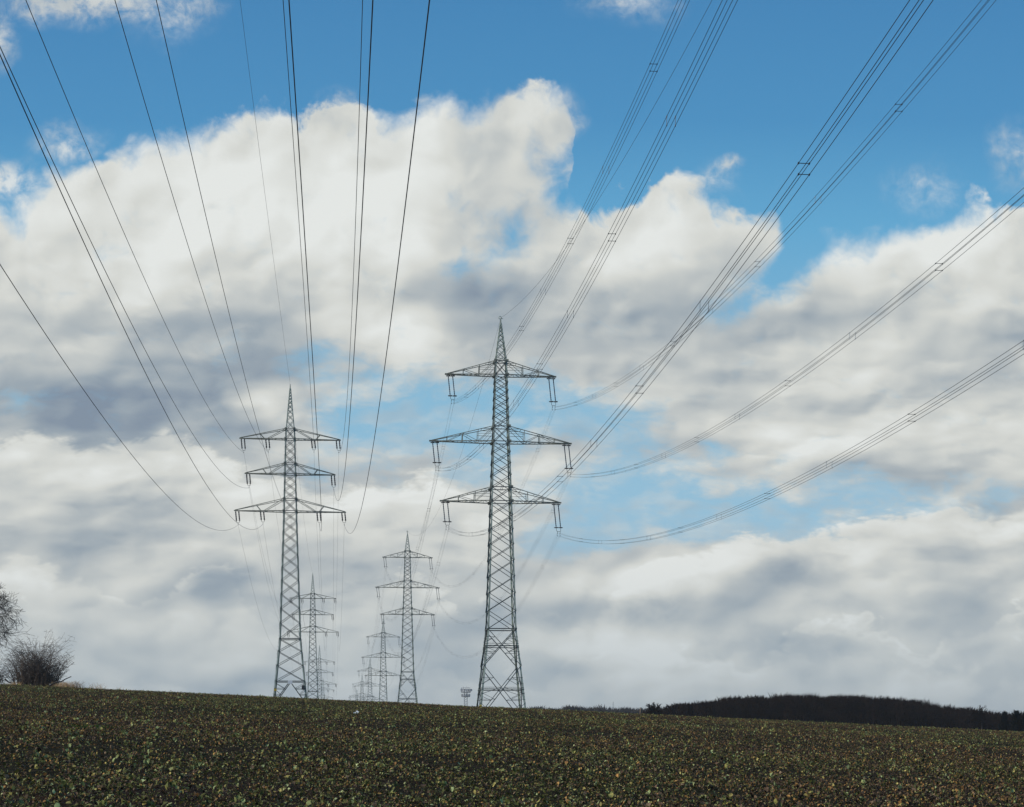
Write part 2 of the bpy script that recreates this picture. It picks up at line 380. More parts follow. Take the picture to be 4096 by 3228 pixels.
def build_ground():
    th = np.concatenate([np.linspace(-180, -24, 90, endpoint=False), np.linspace(-24, 24, 620, endpoint=False), np.linspace(24, 180, 91)])
    rr = np.concatenate([[.3, 1, 2, 3.5, 5, 7, 9, 11, 13], np.geomspace(15, 190, 760), np.geomspace(194, 4000, 90)])
    T, Q = np.meshgrid(np.radians(th), rr); X = Q*np.sin(T); Y = Q*np.cos(T)
    Z = gz(X, Y); n, m = X.shape
    V = np.stack([X, Y, Z], -1).reshape(-1, 3)
    i, j = np.meshgrid(np.arange(n-1), np.arange(m-1), indexing='ij'); a = (i*m+j).ravel()
    F = np.stack([a, a+1, a+m+1, a+m], 1)
    V = np.vstack([V, [[0, 0, float(gz(0, 0))]]]); 
    F2 = np.stack([np.full(m-1, len(V)-1), np.arange(m-1)+1, np.arange(m-1), np.arange(m-1)], 1)
    m_ = bpy.data.materials.new('damp_field_soil'); m_.use_nodes = True; nt = m_.node_tree; b = nt.nodes['Principled BSDF']
    b.inputs['Roughness'].default_value = 1; b.inputs['Specular IOR Level'].default_value = .04
    g = nt.nodes.new('ShaderNodeNewGeometry')
    n1 = nt.nodes.new('ShaderNodeTexNoise'); n1.inputs['Scale'].default_value = 9; n1.inputs['Detail'].default_value = 8
    n2 = nt.nodes.new('ShaderNodeTexNoise'); n2.inputs['Scale'].default_value = .12; n2.inputs['Detail'].default_value = 5
    nt.links.new(g.outputs['Position'], n1.inputs['Vector']); nt.links.new(g.outputs['Position'], n2.inputs['Vector'])
    r1 = nt.nodes.new('ShaderNodeValToRGB'); nt.links.new(n1.outputs['Fac'], r1.inputs[0])
    e = r1.color_ramp.elements; e[0].position = .35; e[0].color = (.008, .006, .0045, 1); e[1].position = .7; e[1].color = (.034, .024, .017, 1)
    r2 = nt.nodes.new('ShaderNodeValToRGB'); nt.links.new(n2.outputs['Fac'], r2.inputs[0])
    e = r2.color_ramp.elements; e[0].position = .4; e[0].color = (1, .86, .8, 1); e[1].position = .6; e[1].color = (.75, .95, .6, 1)
    mx = nt.nodes.new('ShaderNodeMix'); mx.data_type = 'RGBA'; mx.blend_type = 'MULTIPLY'; mx.inputs[0].default_value = 1
    nt.links.new(r1.outputs[0], mx.inputs[6]); nt.links.new(r2.outputs[0], mx.inputs[7]); nt.links.new(mx.outputs[2], b.inputs['Base Color'])
    bp = nt.nodes.new('ShaderNodeBump'); bp.inputs['Strength'].default_value = .6; bp.inputs['Distance'].default_value = .05
    nt.links.new(n1.outputs['Fac'], bp.inputs['Height']); nt.links.new(bp.outputs[0], b.inputs['Normal'])
    o = np_mesh('field_ground', V, np.vstack([F]), m_, smooth=True)
    tag(o, kind='structure', label='dark damp soil of the sloping winter field')
build_ground()

# ------------------------------------------------------------------ crop: leaves scattered over the field
def leaf_mat():
    m = bpy.data.materials.new('crop_leaf_colours'); m.use_nodes = True; nt = m.node_tree; b = nt.nodes['Principled BSDF']
    at = nt.nodes.new('ShaderNodeAttribute'); at.attribute_name = 'leafcol'
    n = nt.nodes.new('ShaderNodeTexNoise'); n.inputs['Scale'].default_value = 45; n.inputs['Detail'].default_value = 3
    g = nt.nodes.new('ShaderNodeNewGeometry'); nt.links.new(g.outputs['Position'], n.inputs['Vector'])
    r = nt.nodes.new('ShaderNodeMapRange'); nt.links.new(n.outputs['Fac'], r.inputs[0]); r.inputs[1].default_value = .3; r.inputs[2].default_value = .7; r.inputs[3].default_value = .65; r.inputs[4].default_value = 1.25
    mx = nt.nodes.new('ShaderNodeVectorMath'); mx.operation = 'SCALE'; nt.links.new(at.outputs['Color'], mx.inputs[0]); nt.links.new(r.outputs[0], mx.inputs['Scale'])
    nt.links.new(mx.outputs[0], b.inputs['Base Color']); b.inputs['Roughness'].default_value = .55; b.inputs['Specular IOR Level'].default_value = .14
    tr = nt.nodes.new('ShaderNodeBsdfTranslucent'); nt.links.new(mx.outputs[0], tr.inputs[0])
    ms = nt.nodes.new('ShaderNodeMixShader'); ms.inputs[0].default_value = .25
    nt.links.new(b.outputs[0], ms.inputs[1]); nt.links.new(tr.outputs[0], ms.inputs[2]); nt.links.new(ms.outputs[0], nt.nodes['Material Output'].inputs[0])
    return m
M_leaf = leaf_mat()
PAL = np.array([(.060, .062, .018), (.09, .092, .026), (.038, .042, .015), (.15, .155, .055), (.34, .37, .17), (.34, .28, .09),
                (.34, .19, .06), (.22, .115, .04), (.085, .052, .032), (.042, .029, .020), (.15, .10, .06), (.026, .020, .015)])
def scatter_leaves():
    rng = np.random.RandomState(11)
    def band(y0, y1, dens, wide):
        A = wide*(y1**2-y0**2); n = int(A*dens)
        Y = np.sqrt(rng.rand(n)*(y1**2-y0**2)+y0**2); X = (rng.rand(n)*2-1)*wide*Y
        return X, Y
    W = .36
    xs, ys = [], []
    for a, b, d in ((14, 26, 400), (26, 42, 270), (42, 65, 150), (65, 95, 80), (95, 150, 38)):
        x, y = band(a, b, d, W); xs.append(x); ys.append(y)
    X = np.concatenate(xs); Y = np.concatenate(ys); n = len(X)
    green = fbm(X/9+4, Y/16+8, 3)+.12*np.sin(Y/9+X/25)                      # greener and browner patches
    bare = fbm(X/1.3+40, Y/1.6+11, 2)
    bare2 = fbm(X/.45+3, Y/.6+77, 2); keep = rng.rand(n) < np.clip(1.35-4.2*np.clip(bare-.36, 0, 1)-2.6*np.clip(bare2-.40, 0, 1), .10, 1)
    X, Y, green = X[keep], Y[keep], green[keep]; n = len(X)
    gfac = fade((green-.42)/.24)
    wg = np.array([.14, .14, .12, .11, .04, .06, .03, .04, .11, .10, .08, .08]); wb = np.array([.07, .05, .08, .035, .016, .04, .05, .12, .18, .17, .16, .11])
    wg /= wg.sum(); wb /= wb.sum()
    u = rng.rand(n); ig = np.searchsorted(np.cumsum(wg), u); ib = np.searchsorted(np.cumsum(wb), u)
    idx = np.clip(np.where(rng.rand(n) < gfac, ig, ib), 0, 11)
    col = PAL[idx]*(.75+.75*rng.rand(n, 1)**1.5)*1.2
    size = rng.gamma(4, .0058, n)+.009
    size = np.clip(size, .011, .085)
    big = rng.rand(n) < .02; size[big] *= 1.4
    # clumps: upright fresh rape plants
    Z = gz(X, Y)+rng.rand(n)**1.6*.075
    tilt = rng.beta(2, 2, n)*1.5; yaw = rng.rand(n)*2*np.pi
    def plants(cnt, y0, y1):
        px, py = band(y0, y1, 1, W); k = rng.permutation(len(px))[:cnt]; px, py = px[k], py[k]
        reps = rng.randint(4, 9, len(px)); i = np.repeat(np.arange(len(px)), reps); m = len(i)
        x = px[i]+rng.normal(0, .035, m); y = py[i]+rng.normal(0, .035, m)
        c = PAL[np.array([1, 3, 4, 3, 5])[rng.randint(0, 5, m)]]*(.85+.4*rng.rand(m, 1))
        c[:, 1] *= 1.08
        return x, y, gz(x, y)+.03+rng.rand(m)*.09, c, 0.028+rng.rand(m)*.045, .5+rng.rand(m)*.9, rng.rand(m)*2*np.pi
    for args in ((420, 15, 32), (900, 32, 65), (1300, 65, 118)):
        q = plants(*args)
        X = np.r_[X, q[0]]; Y = np.r_[Y, q[1]]; Z = np.r_[Z, q[2]]; col = np.vstack([col, q[3]]); size = np.r_[size, q[4]]; tilt = np.r_[tilt, q[5]]; yaw = np.r_[yaw, q[6]]
    # a thin patch of short bright grass on the left
    m = 2600; gx = -9.3+rng.normal(0, .42, m); gy = 34.4+rng.normal(0, .55, m)
    k = fbm(gx*1.5, gy*1.5, 2) > .38; gx, gy = gx[k], gy[k]; m = len(gx)
    X = np.r_[X, gx]; Y = np.r_[Y, gy]; Z = np.r_[Z, gz(gx, gy)+.01]; col = np.vstack([col, np.array([[.06, .12, .02]])*(.7+.6*rng.rand(m, 1))])
    size = np.r_[size, .02+.03*rng.rand(m)]; tilt = np.r_[tilt, .9+.6*rng.rand(m)]; yaw = np.r_[yaw, rng.rand(m)*6.28]
    n = len(X)
    asp = .14+.66*rng.rand(n); asp[-m:] = .10; curl = rng.normal(.3, .45, n); lob = .75+.5*rng.rand(n)
    # template: base, low sides, high sides, tip, mid
    t = np.array([0, .35, .35, .78, .78, 1.0, .5]); sgn = np.array([0, -1, 1, -1, 1, 0, 0])
    wdt = np.stack([np.zeros(n), lob, lob*(.8+.4*rng.rand(n)), .75+.3*rng.rand(n), .75+.3*rng.rand(n), np.zeros(n), np.zeros(n)], 1)
    lx = (t[None]-.3)*size[:, None]; ly = sgn[None]*wdt*asp[:, None]*size[:, None]*.6
    lz = -curl[:, None]*(t[None]**2)*size[:, None]*.6+np.abs(sgn)[None]*(rng.normal(.12, .2, n))[:, None]*size[:, None]
    lz = lz+rng.normal(0, .09, (n, 7))*size[:, None]
    roll = rng.normal(0, .5, n)[:, None]
    ly, lz = ly*np.cos(roll)-lz*np.sin(roll), ly*np.sin(roll)+lz*np.cos(roll)
    ct, st = np.cos(tilt)[:, None], np.sin(tilt)[:, None]
    lx, lz = lx*ct-lz*st, lx*st+lz*ct
    cy, sy = np.cos(yaw)[:, None], np.sin(yaw)[:, None]
    V = np.stack([X[:, None]+lx*cy-ly*sy, Y[:, None]+lx*sy+ly*cy, Z[:, None]+lz], -1).reshape(-1, 3)
    tri = np.array([(0, 1, 6), (0, 6, 2), (1, 3, 6), (2, 6, 4), (3, 5, 6), (6, 5, 4)])
    F = (tri[None]+7*np.arange(n)[:, None, None]).reshape(-1, 3)
    colv = np.repeat(np.hstack([col, np.ones((n, 1))]), 7, axis=0)
    o = np_mesh('crop_leaves', V, F, M_leaf, {'leafcol': ('POINT', colv)})
    tag(o, 'low green, yellow and brown leaves covering the dark field', 'crop', kind='stuff')
    print('leaves', n)
scatter_leaves()

# ------------------------------------------------------------------ pylons
YAW = math.atan(.1105)
def lerpw(prof, d):
    for (d0, w0), (d1, w1) in zip(prof, prof[1:]):
        if d <= d1: return w0+(w1-w0)*(d-d0)/(d1-d0)
    return prof[-1][1]
def make_pylon(name, H, prof, arms, panels, lower, legw, brw, ins, insmat, ins_gap, kind):
    """prof: (depth below apex, width); arms: (upper node depth, lower chord depth, half length); ins: (arm index, x top, drop, lean)"""
    root = empty(name)
    wd = lambda d: lerpw(prof, d)
    P = lambda sx, sy, d: Vector((sx*wd(d)/2, sy*wd(d)/2, H-d))
    ds = [q[0] for q in prof if q[0] >= arms[0][0]-1e-6]
    for sx, sy in ((-1, -1), (1, -1), (1, 1), (-1, 1)):                   # legs
        mb = MB()
        for a, b in zip(ds, ds[1:]):
            w = legw*(.62+.5*((a+b)/2)/H)
            p, q = P(sx, sy, a), P(sx, sy, b)
            mb.angle(p, q, w, .03, (-sx, 0, 0), (0, -sy, 0))
        if kind == 'single' and sy < 0:                                  # step bolts up the two front legs
            z = 1.0
            while z < H-8:
                p = P(sx, sy, H-z); mb.bar(p-Vector((sx*.05, 0, 0)), p+Vector((sx*.24, 0, 0)), .035); z += .62
        foot = P(sx, sy, H); mb.bar(foot+Vector((0, 0, -.6)), foot+Vector((0, 0, .25)), .9)
        mb.build('leg', M_steel, root)
    pk = MB(); d1 = arms[0][0]                                            # earth-wire peak
    for sx, sy in ((-1, -1), (1, -1), (1, 1), (-1, 1)): pk.angle(P(sx, sy, .0), P(sx, sy, d1), legw*.6, .025, (-sx, 0, 0), (0, -sy, 0))
    k = 0; d = .5
    while d < d1-.2:
        h = max(.5, wd(d)*.9+.15); e = min(d+h, d1)
        if d1-e < .3: e = d1
        for (ax, ay), (bx, by) in (((-1, -1), (1, -1)), ((1, -1), (1, 1)), ((1, 1), (-1, 1)), ((-1, 1), (-1, -1))):
            pk.bar(P(ax, ay, d), P(bx, by, e), brw*.75); pk.bar(P(bx, by, d), P(ax, ay, e), brw*.75)
        d = e
    pk.bar((0, 0, H-.15), (0, 0, H+.25), .12)
    if kind == 'quad': pk.torus((-.12, 0, H+.42), .22, .06, 'y'); pk.bar((0, 0, H+.25), (.35, 0, H+.3), .1)
    pk.build('earth_wire_peak', M_steel, root)
    br = MB()                                                             # face bracing
    FC = (((-1, -1), (1, -1), (0, -1, 0)), ((1, -1), (1, 1), (1, 0, 0)), ((1, 1), (-1, 1), (0, 1, 0)), ((-1, 1), (-1, -1), (-1, 0, 0)))
    def xpan(a, b, t=1.0):
        for (ax, ay), (bx, by), nn in FC:
            off = Vector(nn)*.035
            br.bar(P(ax, ay, b)+off, P(bx, by, a)+off, brw*t, brw*t*.8); br.bar(P(bx, by, b)-off, P(ax, ay, a)-off, brw*t, brw*t*.8)
    def ring(d, t=1.0):
        for (ax, ay), (bx, by), nn in FC: br.bar(P(ax, ay, d), P(bx, by, d), brw*t)
    marks = [arms[0][0]]
    for (u, l, hl) in arms: marks += [u, l]
    marks = sorted(set(marks)) + [lower[0]]
    for a, b in zip(marks, marks[1:]):
        ring(a, 1.1)
        isarm = any(abs(a-u) < 1e-6 and abs(b-l) < 1e-6 for u, l, hl in arms)
        n = 1 if isarm else max(1, round((b-a)/(panels*(wd(a)+wd(b))/2)))
        # panels grow downwards with the body
        ws = [wd(a+(b-a)*(i+.5)/n) for i in range(n)]; s_ = sum(ws); d = a
        for i in range(n):
            e = d+(b-a)*ws[i]/s_; xpan(d, e, 1.1 if isarm else 1.0); d = e
    ring(lower[0], 1.5)
    wl = lower[0]
    if kind == 'quad':                                                    # two tall crosses with secondary struts
        m1, m2 = lower[1], H+.6
        for a, b, hz in ((wl, m1, (wl+m1)/2-.2), (m1, m2, lower[2])):
            xpan(a, min(b, H), 1.25)
            ring(hz, 1.15)
            for (ax, ay), (bx, by), nn in FC:
                A0, B0 = P(ax, ay, a), P(bx, by, a); A1, B1 = P(ax, ay, min(b, H)), P(bx, by, min(b, H))
                X0 = (A0+B1)/2
                for f0 in (.22, .40, .62, .80):
                    dd = a+(min(b, H)-a)*f0
                    for (sx, sy, S0, S1, T0, T1) in ((ax, ay, A0, A1, B0, B1), (bx, by, B0, B1, A0, A1)):
                        L_ = P(sx, sy, dd)
                        f1 = f0 if f0 < .5 else 1-f0
                        Q = (S0.lerp(T1, f0) if f0 < .5 else T0.lerp(S1, f0))
                        Q.z = L_.z; br.bar(L_, Q, brw*.6)
                        L2 = P(sx, sy, a+(min(b, H)-a)*(f0+(.12 if f0 < .5 else -.12))); br.bar(Q, L2, brw*.55)
    else:
        n = 3; m2 = lower[2]; d = wl; ws = [wd(wl+(m2-wl)*(i+.5)/n) for i in range(n)]; s_ = sum(ws)
        for i in range(n): e = d+(m2-wl)*ws[i]/s_; xpan(d, e, 1.05); d = e
        ring(m2, 1.4)
        for (ax, ay), (bx, by), nn in FC:                                 # inverted V down to the feet
            mid = (P(ax, ay, m2)+P(bx, by, m2))/2
            for sx, sy in ((ax, ay), (bx, by)):
                ft = P(sx, sy, H-.3); br.bar(mid, ft, brw*1.4)
                for f0 in (.3, .55, .78):
                    Q = mid.lerp(ft, f0); dd = H-Q.z; br.bar(Q, P(sx, sy, dd), brw*.7)
                    br.bar(Q, P(sx, sy, dd-1.0), brw*.6)
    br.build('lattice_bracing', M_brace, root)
    for (u, l, hl) in arms:                                               # cross-arms
        mb = MB(); ch = brw*1.05
        for sx, sy in ((-1, -1), (1, -1), (1, 1), (-1, 1)):               # gusset plates on the legs
            for dd in (u, l): c = P(sx, sy, dd); mb.box((c.x, c.y+sy*.03, c.z), legw*1.9, .05, legw*1.9)
        for sx in (-1, 1):
            tip = Vector((sx*hl, 0, H-l)); tw = .16 if kind == 'quad' else .10
            for sy in (-1, 1):
                T = tip+Vector((0, sy*tw, .12)); Tb = tip+Vector((0, sy*tw, 0))
                U0 = P(sx, sy, u); L0 = P(sx, sy, l)
                mb.bar(U0, T, ch*.9); mb.bar(L0, Tb, ch*1.25)
                if kind == 'quad':
                    n = 4 if hl > 10.5 else 3
                    prevU, prevL = U0, L0
                    for i in range(1, n):
                        f0 = i/n; a, b = U0.lerp(T, f0), L0.lerp(Tb, f0)
                        mb.bar(a, b, ch*(.95 if i == n-2 else .7)); mb.bar(prevU, b, ch*.55) if i % 2 else mb.bar(prevL, a, ch*.6)
                        prevU, prevL = a, b
                    f0 = .18; a = U0.lerp(T, f0); a2 = Vector((P(sx, sy, a.z and (H-a.z)).x, a.y, a.z)); mb.bar(a, a2, ch*.6)
                    f0 = .5/n+.12; a = L0.lerp(U0, .5); b = U0.lerp(T, 1/n*1.0); b = Vector((b.x, b.y, a.z)); mb.bar(a, b, ch*.5)
                else:
                    ip = .56 if hl > 8 else .55
                    a = U0.lerp(T, .56); b = L0.lerp(Tb, .40); b2 = L0.lerp(Tb, .46)
                    mb.bar(U0, b, ch*.8); mb.bar(a, b2, ch*.8)
            m = 7
            for i in range(m):                                            # plan bracing between the two bottom chords
                f0, f1 = i/m, (i+1)/m; A = [P(sx, s, l).lerp(tip+Vector((0, s*tw, 0)), f) for s, f in ((-1, f0), (1, f1), (-1, f1), (1, f0))]
                mb.bar(A[0] if i % 2 else A[3], A[1] if i % 2 else A[2], ch*.5); mb.bar(A[1], A[2], ch*.45)
                if i in (1, 3, 5): A = [P(sx, s, u).lerp(tip+Vector((0, s*tw, .12)), f0+.05) for s in (-1, 1)]; mb.bar(A[0], A[1], ch*.5)
            if kind == 'quad': mb.box((sx*(hl-.35), 0, H-l+.04), 1.5, .36, .22)
            else: mb.box((sx*(hl-.2), 0, H-l+.03), .7, .24, .16)
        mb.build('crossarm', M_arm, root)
    att = []
    for (ai, xt, xb, db) in ins:                                          # insulator strings: top x, conductor x, conductor depth
        l = arms[ai][1]; top = Vector((xt, 0, H-l-.08)); bot = Vector((xb, 0, H-db))
        yb = bot+Vector((0, 0, .55 if kind == 'quad' else .42)); g = ins_gap/2
        yk = MB(); yl = yb.lerp(top, .1)
        yk.tube([yl+Vector((-g, 0, 0)), yb+Vector((-g*.9, 0, .02)), yb+Vector((-g*.6, 0, -.07)), yb+Vector((g*.6, 0, -.07)), yb+Vector((g*.9, 0, .02)), yl+Vector((g, 0, 0))], .035 if kind == 'quad' else .03, 5)
        if kind == 'quad':
            for s in (-1, 1): yk.bar(yb+Vector((s*.23, 0, -.07)), bot+Vector((s*.23, 0, .23)), .04); yk.bar(bot+Vector((s*.23, 0, .23)), bot+Vector((s*.23, 0, -.25)), .03); yk.box((bot.x+s*.23, 0, bot.z+.23), .08, .3, .09); yk.box((bot.x+s*.23, 0, bot.z-.23), .08, .3, .09)
        else:
            yk.bar(yb+Vector((0, 0, -.07)), bot, .035); yk.box((bot.x, 0, bot.z), .09, .34, .1)
        ass = yk.build('insulator_string', M_black, root)
        for s in (-1, 1):
            a = top+Vector((s*g, 0, 0)); b = yl+Vector((s*g, 0, 0)); rd = MB(); n = 5
            yk2 = []
            L_ = (b-a).length; seg = max(8, int(L_/.16)); pts = []; rad = []
            R0 = .08 if kind == 'quad' else .11
            for i in range(seg+1):
                f = i/seg; pts.append(a.lerp(b, f)); rad.append(R0*(1.25 if i % 2 else .75) if .06 < f < .94 else .03)
            rd.tube(pts, rad, 6)
            rd.build('insulator_rod', insmat, ass)
            for q in ((a.lerp(b, .05), b.lerp(a, .03)) if kind == 'quad' else (b.lerp(a, .1),)):
                rg = MB(); rg.torus(q, .33 if kind == 'quad' else .15, .06 if kind == 'quad' else .02, 'z', 12, 4)
                rg.build('arcing_ring', M_black, ass)
        att.append(bot)
    return root, att
def quad_extra(root, H):
    mb = MB(); 
    for k in (0, 1): mb.bar((-.28+.28*k, -1.62, H-28.6), (.02+.28*k, -1.62, H-27.6), .2, .05)
    mb.build('number_plate', M_black, root)

HA, HB = 55.2, 66.5
profA = [(0, .12), (7.45, 1.45), (9.2, 1.6), (21.6, 2.2), (43.5, 3.6), (50.8, 5.05), (HA, 5.85)]
profB = [(0, .12), (6.9, 1.9), (9.2, 2.05), (20.3, 2.75), (30.2, 3.45), (51.4, 4.75), (61.4, 6.95), (HB, 8.0)]
armsA = [(7.45, 9.2, 8.5), (13.4, 15.2, 7.6), (19.5, 21.6, 9.4)]
armsB = [(6.9, 9.2, 8.9), (17.8, 20.3, 11.5), (27.9, 30.2, 9.75)]
# conductor starts measured at the nearest pylons (photo px) -> local x and depth below the apex
Y1A, Y1B = 279.0, 270.0
apexA = (VH-1543)/FPX*Y1A+EYE; apexB = (VH-1281)/FPX*Y1B+EYE
XA1, XB1 = (1161-CX)/FPX*Y1A, (2003-CX)/FPX*Y1B
def loc(u, v, Y1, X1, apex):
    Y = Y1; 
    for _ in range(3):
        X = (u-CX)/FPX*Y; x = (X-X1)/math.cos(YAW); Y = Y1+x*math.sin(YAW)
    return x, apex-((VH-v)/FPX*Y+EYE)
wA = {'top outer left': (0, 975, 1810), 'top inner left': (0, 1073, 1808), 'top inner right': (0, 1256, 1808), 'top outer right': (0, 1355, 1810),
      'middle left': (1, 996, 1951), 'middle right': (1, 1335, 1957), 'bottom outer left': (2, 952.5, 2099), 'bottom inner left': (2, 1052, 2096),
      'bottom inner right': (2, 1278, 2099), 'bottom outer right': (2, 1377, 2099)}
wB = {'top left': (0, 1811, 1609), 'top right': (0, 2215, 1634), 'middle left': (1, 1749, 1876), 'middle right': (1, 2277, 1901), 'bottom left': (2, 1790, 2112), 'bottom right': (2, 2235, 2138)}
insA = []; insB = []
for k, (ai, u, v) in wA.items(): x, d = loc(u, v, Y1A, XA1, apexA); insA.append((ai, x-.16, x, d))
for k, (ai, u, v) in wB.items(): x, d = loc(u, v, Y1B, XB1, apexB); insB.append((ai, max(-armsB[ai][2]+.5, min(armsB[ai][2]-.5, x-.42)), x, d))
pA, attA = make_pylon('lattice_pylon', HA, profA, armsA, .72, (43.5, 0, 50.8), .20, .10, insA, M_ins, .53, 'single')
pB, attB = make_pylon('lattice_pylon', HB, profB, armsB, .64, (51.4, 57.5, 61.4), .27, .11, insB, M_ins2, .74, 'quad')
quad_extra(pB, HB)
lineA = [(Y1A, 1161, 1543), (600, 1251, 2294), (909, 1278, 2582), (1253, 1292, 2712), (1547, 1299, 2775)]
lineB = [(Y1B, 2003, 1281), (599, 1630, 2130), (883, 1533, 2480), (1193, 1480, 2634), (1511, 1448, 2697), (1829, 1427, 2758)]
ordw = ['nearest', 'second nearest', 'third nearest', 'fourth', 'fifth', 'farthest']
def place(line, proto, H, labels, group):
    out = []
    protos = [proto]+[copy_tree(proto) for _ in line[1:]]
    for (Y, u, v), o, lb in zip(line, protos, labels):
        X = (u-CX)/FPX*Y; zt = (VH-v)/FPX*Y+EYE
        o.location = (X, Y, zt-H); o.rotation_euler = (0, 0, YAW)
        tag(o, lb, 'pylon', group)
        out.append(Matrix.Translation((X, Y, zt-H)) @ Matrix.Rotation(YAW, 4, 'Z'))
        if Y > 590:                                 # legs stand on the ground hidden behind the crest
            pass
    return out
mA = place(lineA, pA, HA, ['tall lattice pylon left of centre with ten short insulator pairs, nearest of the left-hand row',
    'smaller lattice pylon seen just right of the legs of the nearest left-hand pylon',
    'small lattice pylon half hidden behind the second left-hand pylon, third of the left-hand row',
    'tiny pylon, fourth of the left-hand row, overlapping the lower right of the third',
    'faintest pylon of the left-hand row, barely above the field edge'], 'left-hand row of pylons with single cables')
mB = place(lineB, pB, HB, ['tallest pylon, near the picture centre, with long insulators, nearest of its row',
    'second pylon of the right-hand row, standing midway between the two big pylons',
    'third pylon of the right-hand row, overlapping the left side of the second',
    'fourth pylon of the right-hand row, its arms crossing behind the third',
    'fifth pylon of the right-hand row, small and pale, left of the fourth',
    'farthest pale pylon of the right-hand row, just its top above the field'], 'right-hand row of pylons with bundled cables')
# things fixed to the nearest left-hand pylon
mb = MB(); mb.box((2.25, -2.72, 3.3), .5, .35, .75); mb.build('equipment_box', M_black, pA)
mb = MB(); mb.box((.05, -2.62, 4.2), .75, .05, .55); mb.build('identification_plate', M_white, pA)
mb = MB(); mb.box((-2.45, -2.72, 2.9), .45, .05, .4); mb.build('warning_sign', M_yellow, pA)
mb = MB(); mb.box((-3.75, -3.95, 2.3), .4, .05, .4); mb.build('warning_sign', M_yellow, pB)

# ------------------------------------------------------------------ conductors
def span_pts(P0, P1, sag, n):
    P0, P1 = Vector(P0), Vector(P1); out = []
    for i in range(n+1):
        t = i/n; p = P0.lerp(P1, t); p.z -= 4*sag*t*(1-t); p.x += .05*4*sag*t*(1-t)*0; out.append(p)
    return out
def conductor_path(mats, local, a, b, s, g, sagb):
    """from the far end of the row to the nearest pylon, then over the viewer's head towards the pylon behind"""
    P = [m @ Vector(local) for m in mats]; pts = []
    for i in range(len(P)-1, 0, -1):
        L_ = (P[i]-P[i-1]).length; q = span_pts(P[i], P[i-1], sagb*L_*L_/4, 26 if i > 1 else 40)
        pts += q[:-1]
    p0 = P[0]; end = a/b; n = 90
    for i in range(n+1):
        d = end*i/n; w = a*d-b*d*d
        pts.append(Vector((p0.x-s*d+g*w, p0.y-d, p0.z-w)))
    return pts, len(P)
cA = {'top outer left': (.15, .00038), 'top inner left': (.1531, .000398), 'top inner right': (.155, .00046, -.108, .09), 'top outer right': (.1844, .000605),
      'middle left': (.1687, .00045), 'middle right': (.2141, .000492), 'bottom outer left': (.1781, .000502), 'bottom inner left': (.1781, .000506),
      'bottom inner right': (.178, .00046, -.1075, .10), 'bottom outer right': (.1844, .000464)}
SA, GA = -.1095, .05
for (k, (ai, u, v)), bot in zip(wA.items(), attA):
    a, b = cA[k][:2]; s_, g_ = cA[k][2:] or (SA, GA); pts, _ = conductor_path(mA, bot, a, b, s_, g_, .00045)
    mb = MB(); mb.tube(pts, [.021 if p.y < 275 else .013 for p in pts], 5); o = mb.build('power_cable', M_wire, None, True)
    tag(o, 'thin single cable on the %s insulators of the left-hand pylon row' % k, 'power cable', 'single cables of the left-hand pylon row')
pts, _ = conductor_path(mA, (0, 0, HA+.2), .0453, .000075*1.6, SA, GA, .00020)
pts = pts[:]; mb = MB(); mb.tube(pts, .014, 5); o = mb.build('earth_wire', M_wire, None, True)
tag(o, 'finest wire running to the very peak of the left-hand pylons', 'earth wire')
x, d = loc(1162, 2053, Y1A, XA1, apexA)
pts, _ = conductor_path(mA, (0, 0, HA-d), .1313, .000375, SA, GA, .00035)
mb = MB(); mb.tube(pts, .018, 5); o = mb.build('power_cable', M_wire, None, True)
tag(o, 'single cable fixed to the middle of the bottom arm at the left-hand pylon body', 'power cable', 'single cables of the left-hand pylon row')

cB = {'top left': (.194, .000626, 101), 'top right': (.194, .000632, 106), 'middle left': (.186, .000598, 101), 'middle right': (.183, .000591, 106),
      'bottom left': (.181, .000578, 101), 'bottom right': (.181, .000582, 106)}
SB = -.1107; ux = Vector((math.cos(YAW), math.sin(YAW), 0)); HS = .225
for (k, (ai, u, v)), bot in zip(wB.items(), attB):
    a, b, ph = cB[k]; pts, npyl = conductor_path(mB, bot, a, b, SB, 0, .00055)
    root = empty('bundled_cable', pts[-91])
    tag(root, 'four-cable bundle with spacers on the %s insulators of the right-hand pylons' % k, 'cable bundle', 'four-cable bundles of the right-hand pylon row')
    off0 = Vector(root.location)
    for sx, sz in ((-1, 1), (1, 1), (1, -1), (-1, -1)):
        mb = MB(); mb.tube([p+ux*sx*HS+Vector((0, 0, sz*HS))-off0 for p in pts], [.0138 if p.y < 268 else .0085 for p in pts], 4); mb.build('cable', M_wire, root, True)
    # spacers: pairs of level bars and pairs of upright bars in turn
    arr = np.array([[p.x, p.y, p.z] for p in pts]); order = np.argsort(arr[:, 1]); arr = arr[order]
    ys = [ph+17.6*i for i in range(-5, 9)]
    ys = [(y_, i) for i, y_ in enumerate(ys)]+[(Y1B+22+22*i, i) for i in range(14)]+[(599+28*i, i) for i in range(8)]
    for y_, i in ys:
        c = Vector((np.interp(y_, arr[:, 1], arr[:, 0]), y_, np.interp(y_, arr[:, 1], arr[:, 2])))-off0
        if min(abs(y_-q[0]) for q in lineB) < 9: continue
        lev = (i % 2 == 1) if y_ < Y1B else (i % 2 == 0); r = .035
        for s in (-1, 1):
            if lev: p, q = c-ux*HS+Vector((0, 0, s*HS)), c+ux*HS+Vector((0, 0, s*HS))
            else: p, q = c+ux*s*HS+Vector((0, 0, -HS)), c+ux*s*HS+Vector((0, 0, HS))
            sp = MB(); sp.bar(p, q, .024)
            for e in (p, q): sp.box(tuple(e), .05, .16, .05)
            sp.build('spacer', M_wire if lev else M_alu, root)
